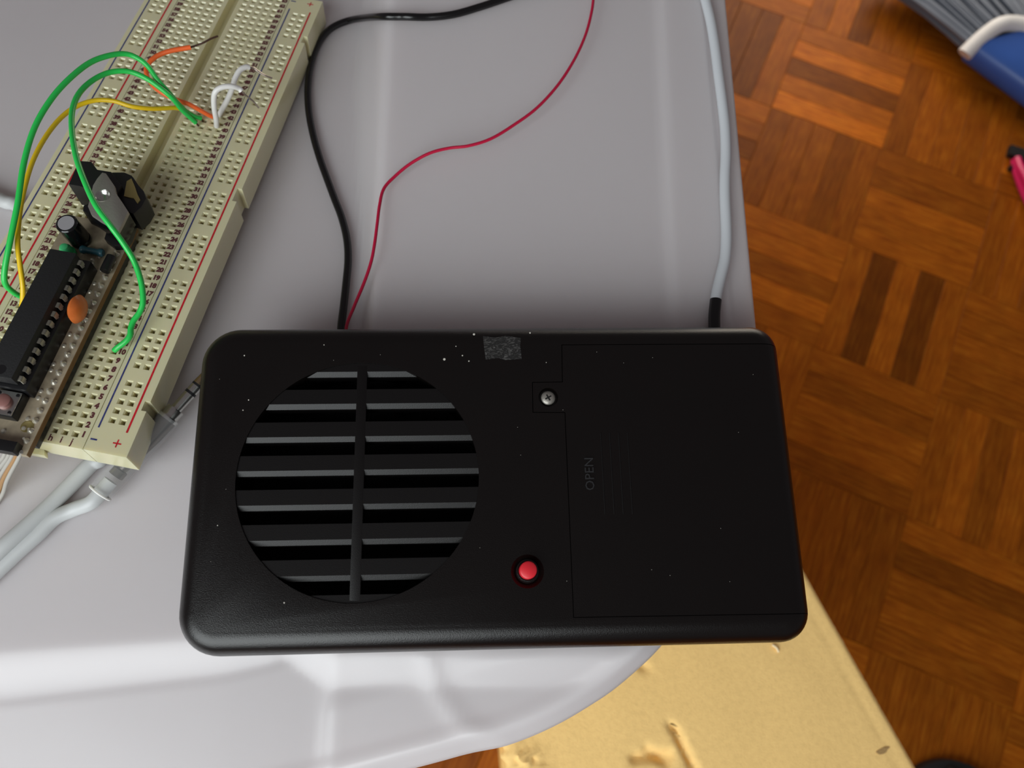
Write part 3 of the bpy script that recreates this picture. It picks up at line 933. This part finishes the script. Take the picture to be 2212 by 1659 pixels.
g1 = [bw(*p) for p in ((44, 640, .6), (30, 632, 2.5), (12, 614, 6), (10, 585, 9), (21, 525, 13), (38, 440, 17), (52, 350, 20), (75, 275, 22), (110, 215, 23), (150, 170, 23), (195, 135, 22), (240, 119, 20.5), (275, 117, 19),
                       (303, 129, 17.5), (322, 146, 16), (340, 172, 14), (362, 197, 11.5), (383, 222, 8.5), (402, 241, 5), (420, 251, 2.6), (434, 255, 1.2))]
wire('jumper_wire', 'green jumper wire making the larger outer loop from chip over breadboard', g1, .72, green_m, tips=[([g1[-1], bw(437, 260, .3), bw(438, 264, -2)], .28, dark_tip)])
g2 = [bw(*p) for p in ((247, 757, .5), (255, 750, 1.3), (272, 737, 2.2), (281, 724, 2.8), (283, 708, 3.2), (289, 692, 3.8), (302, 674, 4.6), (309, 650, 6), (305, 610, 8), (290, 565, 10.5), (266, 525, 14.0), (238, 487, 17.5), (207, 444, 19.5), (184, 395, 20.5), (166, 345, 21), (156, 290, 21),
                       (156, 240, 20.5), (170, 203, 20), (198, 175, 19), (235, 157, 18), (275, 154, 17), (310, 166, 15.5), (342, 187, 13.5), (372, 212, 10.5), (392, 236, 6.5), (410, 253, 3.5), (423, 265, 1.4))]
wire('jumper_wire', 'green jumper wire making the inner loop and ending near right power rail', g2, .72, green_m, tips=[([g2[-1], bw(428, 271, .2), bw(430, 276, -2)], .28, dark_tip)])
y1 = [bw(*p) for p in ((47, 662, .5), (49, 645, 3.0), (49, 615, 6), (43, 570, 9), (38, 525, 11.5), (42, 465, 13.0), (52, 410, 14), (70, 350, 14.5), (97, 298, 14.5), (130, 256, 14), (165, 230, 13.5), (205, 217, 13), (245, 218, 12.3), (285, 230, 11), (330, 235, 9), (375, 233, 6.5), (393, 236, 5))]
wire('jumper_wire', 'yellow jumper wire arching from chip to the middle channel', y1, .62, yellow_m)
o1 = [bw(*p) for p in ((412, 102, 13), (395, 105, 13), (368, 110, 13), (345, 118, 12.6), (328, 129, 12), (318, 142, 11.3), (316, 156, 10.6), (322, 172, 9.8), (336, 190, 9.0), (360, 206, 8), (388, 218, 6.8), (410, 226, 5.5), (432, 238, 3.6), (450, 248, 1.8), (460, 252, .8))]
wire('jumper_wire', 'orange jumper wire bent back across breadboard with long bare end', o1, .68, orange_m,
     tips=[([o1[0], bw(425, 98, 13), bw(440, 92, 13.5), (bw(455, 84, 14)), bw(471, 78, 14.2)], .27, dark_tip)])
w1 = [bw(*p) for p in ((468, 273, .5), (467, 258, 3.5), (463, 235, 7), (462, 213, 10), (465, 199, 12), (474, 191, 12.8), (487, 187, 13), (503, 187, 12.6), (516, 191, 11.5), (522, 197, 10.8))]
wire('jumper_wire', 'short white wire loop with bare end, nearer of two white ones', w1, .78, white_ins, group='short white wires standing on breadboard',
     tips=[([w1[-1], bw(530, 205, 9.5), bw(540, 213, 8.3), bw(549, 221, 7), bw(559, 233, 5)], .26, tip_m)])
w2 = [bw(*p) for p in ((473, 250, .5), (480, 236, 2.5), (490, 218, 5), (498, 200, 7.5), (503, 185, 9.5), (509, 167, 11), (519, 151, 12), (531, 145, 12), (538, 145, 11.6))]
wire('jumper_wire', 'short white wire with bare end, farther of two white ones', w2, .78, white_ins, group='short white wires standing on breadboard',
     tips=[([w2[-1], bw(548, 147, 10.8), bw(559, 155, 10), bw(572, 163, 9), bw(588, 169, 8)], .3, tip_m)])

blk = [onlid(px, py, 1.15) for px, py in ((741, 760), (737, 712), (742, 665), (748, 610), (752, 560), (749, 515), (738, 470), (722, 428), (706, 385), (690, 340), (676, 290), (667, 240), (665, 190), (671, 142), (686, 98), (712, 64), (752, 45), (805, 37), (865, 36), (925, 37), (980, 31), (1040, 14), (1100, -6), (1170, -28), (1260, -50))]
# keep the cable clear of the step it crosses
blk = spline(blk, 5)
for i in range(len(blk)):
    lift = max(lidz(blk[i].x + dx, blk[i].y + dy, False) for dx in (-1.5, 0, 1.5) for dy in (-1.5, 0, 1.5)) + 1.15
    if lift > blk[i].z: px, py = proj(blk[i]); blk[i] = at(px, py, lift)
wire('black_cable', 'thick black round cable curving from speaker box to the top edge', blk, 1.12, black_cable, 'cable', part='sheath', seg=14, sub=2)
rw = [(754, 745), (748, 708), (765, 662), (786, 612), (801, 568), (809, 528), (815, 482), (820, 443), (829, 408), (852, 382), (886, 354), (928, 331), (970, 320), (1012, 315), (1060, 300), (1110, 270), (1160, 233), (1205, 184), (1240, 130), (1265, 75), (1279, 20), (1283, -25), (1283, -60)]
hts = [.6, .6, .8, 1.4, 2.5, 3, 3, 2.5, 2.0, 2.0, 3, 4, 4, 4, 4, 4, 4, 4, 4, 4, 4, 4, 4]
rwp = [at(px, py, max(0, lidz(at(px, py, 0).x, at(px, py, 0).y, False)) * 0 + h_) for (px, py), h_ in zip(rw, hts)]
wire('thin_wire', 'thin crimson wire curving from speaker box to the top edge', rwp, .46, wine_m)
gc = [(1543, 740), (1543, 712), (1543, 680), (1547, 640), (1556, 600), (1566, 558), (1569, 515), (1568, 470), (1566, 425), (1566, 380), (1568, 330), (1566, 275), (1560, 220), (1552, 160), (1545, 105), (1536, 50), (1524, 0), (1513, -40)]
gpt = [at(px, py, 3.1) for px, py in gc]
gt = wire('grey_cable', 'smooth silver grey cable running along right edge of white box', gpt[2:], 1.55, grey_cable, 'cable', part='sheath', seg=16)
obj('strain_relief', tube([gpt[0], gpt[1], gpt[2], (gpt[3] * .8 + gpt[2] * .2)], 1.62, 16, 5), black_cable, gt, world=True, label='black sleeve at the speaker end')

# thick light grey audio cable that passes under the breadboard
tc = [(-90, 395), (-30, 418), (10, 436), (50, 455)]
thick = [onlid(px, py, 2.05) for px, py in tc]
thick += [Vector((BRD @ Vector((v, u, 0))).to_tuple()) for v, u in ((-14, 43), (-1, 33), (10, 17))]
for i in (4, 5, 6): thick[i].z = lidz(thick[i].x, thick[i].y, False) + 2.1
thick += [onlid(px, py, 2.1) for px, py in ((232, 967), (196, 1003), (165, 1035), (120, 1083), (70, 1133), (20, 1180), (-30, 1228), (-90, 1280))]
for i in (-1, -2, -3, -4, -5): thick[i].z += (1.0, 1.2, 1.6, 1.0, .3)[-i - 1]
wire('audio_cable', 'thick light grey cable passing beneath the breadboard', thick, 2.0, grey_cable2, 'cable', part='sheath', seg=16)

# clear-shelled audio plug with its own grey cable
PA, PB = Vector((436, 822)), Vector((216, 1065))


def plug_pt(t, z): q = PA + (PB - PA) * t; return at(q.x, q.y, z)


pz = 3.9
a0 = plug_pt(0, pz); a1 = plug_pt(1, pz); axp = (a1 - a0).normalized(); Lp = (a1 - a0).length
pm = axp.to_track_quat('Z', 'Y').to_matrix().to_4x4(); pm.translation = a0


def along(prof, n=28): return move(lathe(prof, n), m=pm)


def tt(px, py): return (Vector((px, py)) - PA).dot(PB - PA) / (PB - PA).length_squared * Lp


plug = thing('audio_plug', 'silver stereo audio plug with clear shell beside near end of breadboard', 'plug', (a0 + a1) / 2 - Vector((0, 0, 3.9)))
t_r1, t_r2, t_c0, t_c1, t_m1, t_sh0, t_s1 = tt(428, 834), tt(414, 853), tt(378, 885), tt(364, 902), tt(262, 1035), tt(372, 895), Lp
obj('tip', along([(0, -5.5), (.8, -5.0), (1.35, -3.8), (.95, -2.6), (1.35, -1.4), (1.45, t_r1 - .3), (0, t_r1 - .3)]), mat('gold_tip', srgb(196, 176, 138), 0.25, 1.0), plug, world=True)
obj('insulating_ring', along([(0, t_r1 - .3), (1.5, t_r1 - .3), (1.5, t_r1 + .3), (0, t_r1 + .3)]), black_plastic, plug, world=True)
obj('ring_contact', along([(0, t_r1 + .3), (1.45, t_r1 + .3), (1.45, t_r2 - .3), (0, t_r2 - .3)]), steel, plug, world=True)
obj('insulating_ring', along([(0, t_r2 - .35), (1.52, t_r2 - .35), (1.52, t_r2 + .35), (0, t_r2 + .35)]), black_plastic, plug, world=True)
obj('sleeve', along([(0, t_r2 + .35), (1.45, t_r2 + .35), (1.45, t_c0), (2.2, t_c0), (2.3, t_c0 + .3), (2.3, t_c1), (2.75, t_c1), (2.85, t_c1 + .4), (2.85, t_c1 + 1.0), (0, t_c1 + 1.0)]), steel, plug, world=True)
obj('inner_body', along([(0, t_c1 + 1.0), (2.6, t_c1 + 1.0), (2.45, t_c1 + 6), (1.6, t_m1 - 3), (1.3, t_m1 - 1.5), (1.9, t_m1 - 1.2), (1.9, t_m1 + .6), (0, t_m1 + .7)]), plug_body, plug, world=True)
obj('clear_shell', along([(2.9, t_c1 + .2), (3.15, t_c1 + .4), (3.3, t_c1 + 3), (3.3, t_s1 - 4), (3.0, t_s1 - .3), (2.9, t_s1), (2.55, t_s1), (2.6, t_s1 - .4), (2.85, t_s1 - 4), (2.95, t_c1 + 3), (2.85, t_c1 + .5), (2.9, t_c1 + .2)], 36), clear_m, plug, world=True, label='clear plastic shell')
obj('shell_rim', along([(2.5, t_s1 - .25), (3.08, t_s1 - .25), (3.12, t_s1), (2.95, t_s1 + .22), (2.5, t_s1 + .2)], 36), white_ins, plug, world=True, label='bright white rim')
sc_ = [plug_pt((t_m1 + 2) / Lp, pz), plug_pt(.97, pz), plug_pt(1.08, pz - .3)] + [onlid(px, py, 2.0) for px, py in ((160, 1100), (120, 1118), (78, 1142), (30, 1178), (-25, 1222), (-90, 1275))]
for i, d in ((5, (4, 4)), (6, (9, 6)), (7, (14, 9)), (8, (18, 12))):
    q = proj(sc_[i]); sc_[i] = onlid(q[0] + d[0], q[1] + d[1] + 8, 1.9)
wire('audio_cable', 'light grey cable leading from clear audio plug to the left edge', sc_, 1.85, grey_cable2, 'cable', part='sheath', seg=16)

# thin ribbon wires leaving under the near end of the circuit board
for k, (x0, y0, x1, y1_, col_) in enumerate(((6, 985, -30, 1035, rib_m), (15, 986, -22, 1050, rib_m), (23, 987, -14, 1062, rib_m), (31, 988, -8, 1072, None), (38, 990, 0, 1078, rib_m))):
    m_ = col_ or mat('tan_wire', srgb(168, 128, 84), 0.45)
    p0 = bw(x0 + 8, y0 - 14, PZ + .2); p1 = bw(x0, y0 + 4, 1.0)
    e0 = onlid(x1, y1_, .9); e1 = onlid(x1 - 60, y1_ + 90, .9)
    wire('ribbon_wire', ('leftmost thin grey wire', 'second thin grey wire from the left', 'middle thin grey wire', 'thin tan wire', 'rightmost thin grey wire')[k] + ' hanging from near end of circuit board', [p0, p1, (p1 + e0) / 2 + Vector((0, 0, .5)), e0, e1], .5, m_, group='thin wires under circuit board' )

# ------------------------------------------------------------------ broom on the floor
bp0 = at(2078, 118, ZF + 24); adir = (at(2078 + 47, 218, ZF + 24) - bp0); adir.z = 0; adir.normalize()
bfr = Matrix.Identity(4)
ydir = Vector((-adir.y, adir.x, 0))
for i, c in enumerate((adir, ydir, Vector((0, 0, 1)))): bfr.col[i][:3] = c
bfr.translation = Vector((bp0.x, bp0.y, ZF))
broom = thing('broom', 'broom head with grey bristles, white bumper and blue plastic body', 'broom', fr=bfr)
# cross-section: flattened ellipse (width along y, thickness z), running along local x
HW, HT = 100.0, 26.0


def head(x0, x1, w0, w1, t0, t1, n=10, k=40, bulge=0.0):
    V, Fc = [], []
    for a in range(n + 1):
        s_ = a / n; w = w0 + (w1 - w0) * s_; t = t0 + (t1 - t0) * s_
        for b in range(k):
            th = 2 * math.pi * b / k; c, s2 = math.cos(th), math.sin(th)
            yy = math.copysign(abs(c) ** 0.8, c) * w; zz = math.copysign(abs(s2) ** 0.8, s2) * t
            V.append((x0 + (x1 - x0) * s_ - bulge * (1 - s_) * (1 - (yy / w) ** 2), yy + HW, zz + HT + .8))
    for a in range(n):
        for b in range(k): Fc.append((a * k + b, a * k + (b + 1) % k, (a + 1) * k + (b + 1) % k, (a + 1) * k + b))
    Fc.append(tuple(range(k))[::-1]); Fc.append(tuple(range(n * k, (n + 1) * k)))
    return V, Fc


obj('head_shell', head(2, 92, HW, 42, HT, 22), blue_pl, broom, label='blue plastic head')
bum = tube([Vector((6 - 13 * math.sin(t * math.pi) * 1.0 - 2, 4 + t * 62 - 6 * (1 - t), HT + 3 + 22 * min(1, t * 2.2))) for t in [k / 12 for k in range(13)]], 8.0, 12, 2)
obj('bumper', bum, white_rub, broom, label='white curved bumper strip')
obj('handle_socket', tube([Vector((85, HW, HT + 2)), Vector((105, HW, HT + 3)), Vector((125, HW, HT + 4))], 14, 20, 3), blue_pl, broom)
obj('bristle_bed', head(-4, 4, HW - 8, HW - 4, HT - 5, HT - 3, 2), bristle_d, broom)
rb = random.Random(8); br = []
for k in range(560):
    t = rb.random(); y = 8 + t * (2 * HW - 16); zt = rb.uniform(-1, 1)
    z0_ = HT + zt * (HT - 8) * math.sqrt(max(.05, 1 - ((y - HW) / HW) ** 2))
    ang = (y - HW) / HW
    fan = ang * 0.55 + rb.uniform(-.05, .05)
    Lb = 120 + rb.uniform(-8, 8)
    p0 = Vector((-2, y, z0_)); p1 = Vector((-Lb * .5, y + math.sin(fan) * Lb * .5, z0_ * .95)); p2 = Vector((-Lb * math.cos(fan), y + math.sin(fan) * Lb + rb.uniform(-4, 4), max(2.2, z0_ * .85 + rb.uniform(-6, 6))))
    br.append(tube([p0, p1, p2], 1.5, 5, 2))
obj('bristles', join(*br), bristle_m, broom, kind='stuff')

# ------------------------------------------------------------------ pink dustpan
dq = [at(2186, 345, ZF + 10), at(2176, 322, ZF + 10)]
d0 = at(2200, 350, ZF); dfr = Matrix.Translation(Vector((d0.x, d0.y, ZF))) @ Matrix.Rotation(math.radians(-22), 4, 'Z')
dust = thing('dustpan', 'pink plastic dustpan with black rubber lip lying at the right edge', 'dustpan', fr=dfr)
pan = [(-6, -4), (2, -24), (24, -56), (70, -84), (190, -100), (210, -20), (205, 0), (60, -1)]
pan_bm = prism(pan[::-1] if sum(pan[i][0] * pan[(i + 1) % 8][1] - pan[(i + 1) % 8][0] * pan[i][1] for i in range(8)) < 0 else pan, 1, 4, .6)
wall_pts = [Vector((-6, -4, 8)), Vector((2, -24, 12)), Vector((24, -56, 18)), Vector((70, -84, 24)), Vector((190, -100, 26))]
obj('pan', join(pan_bm, tube([Vector((p.x, p.y, 5)) for p in wall_pts], 4.5, 8, 4)), pink_m, dust)
obj('side_wall', tube(wall_pts, 4.0, 10, 4), pink_m, dust)
obj('rubber_lip', join(prism([(-14, 0), (205, 4), (205, 14), (-14, 12)], .8, 7, .6), box(-10, 8, -16, -12, 1, 6)), black_rub, dust, label='black rubber lip')

# ------------------------------------------------------------------ dark shoe tip at the lower right
s0 = at(2095, 1752, ZF + 30)
shoe = thing('shoe', 'black shoe toe on dark parquet at bottom right corner', 'shoe', (s0.x, s0.y, ZF))
sv, sf = [], []
nr, nk = 14, 24
for a in range(nr + 1):
    t = a / nr; yy = 28 - 250 * t; w = 38 * math.sqrt(max(.0, 1 - (1 - min(1, t * 3.2)) ** 2)) + .5; h = (18 + 26 * sm(0, .7, t)) * math.sqrt(max(0.02, 1 - (1 - min(1, t * 4)) ** 2))
    for b in range(nk):
        th = 2 * math.pi * b / nk; sv.append((s0.x + w * math.cos(th), s0.y + yy, ZF + 9 + h + h * math.sin(th) * (1 if math.sin(th) > 0 else 1)))
for a in range(nr):
    for b in range(nk): sf.append((a * nk + b, a * nk + (b + 1) % nk, (a + 1) * nk + (b + 1) % nk, (a + 1) * nk + b))
sf.append(tuple(range(nk))[::-1]); sf.append(tuple(range(nr * nk, (nr + 1) * nk)))
obj('upper', (sv, sf), mat('black_canvas', srgb(18, 17, 18), 0.85), shoe, world=True)
sole = []
for k in range(28):
    th = 2 * math.pi * k / 28; sole.append((s0.x + 40 * math.cos(th), s0.y + (32 if math.sin(th) > 0 else 0) * math.sin(th) + (-222 + 30 * math.sin(th) if math.sin(th) <= 0 else 0)))
obj('sole', prism(ccw(sole), ZF + .3, ZF + 10, 1.5), black_rub, shoe, world=True)
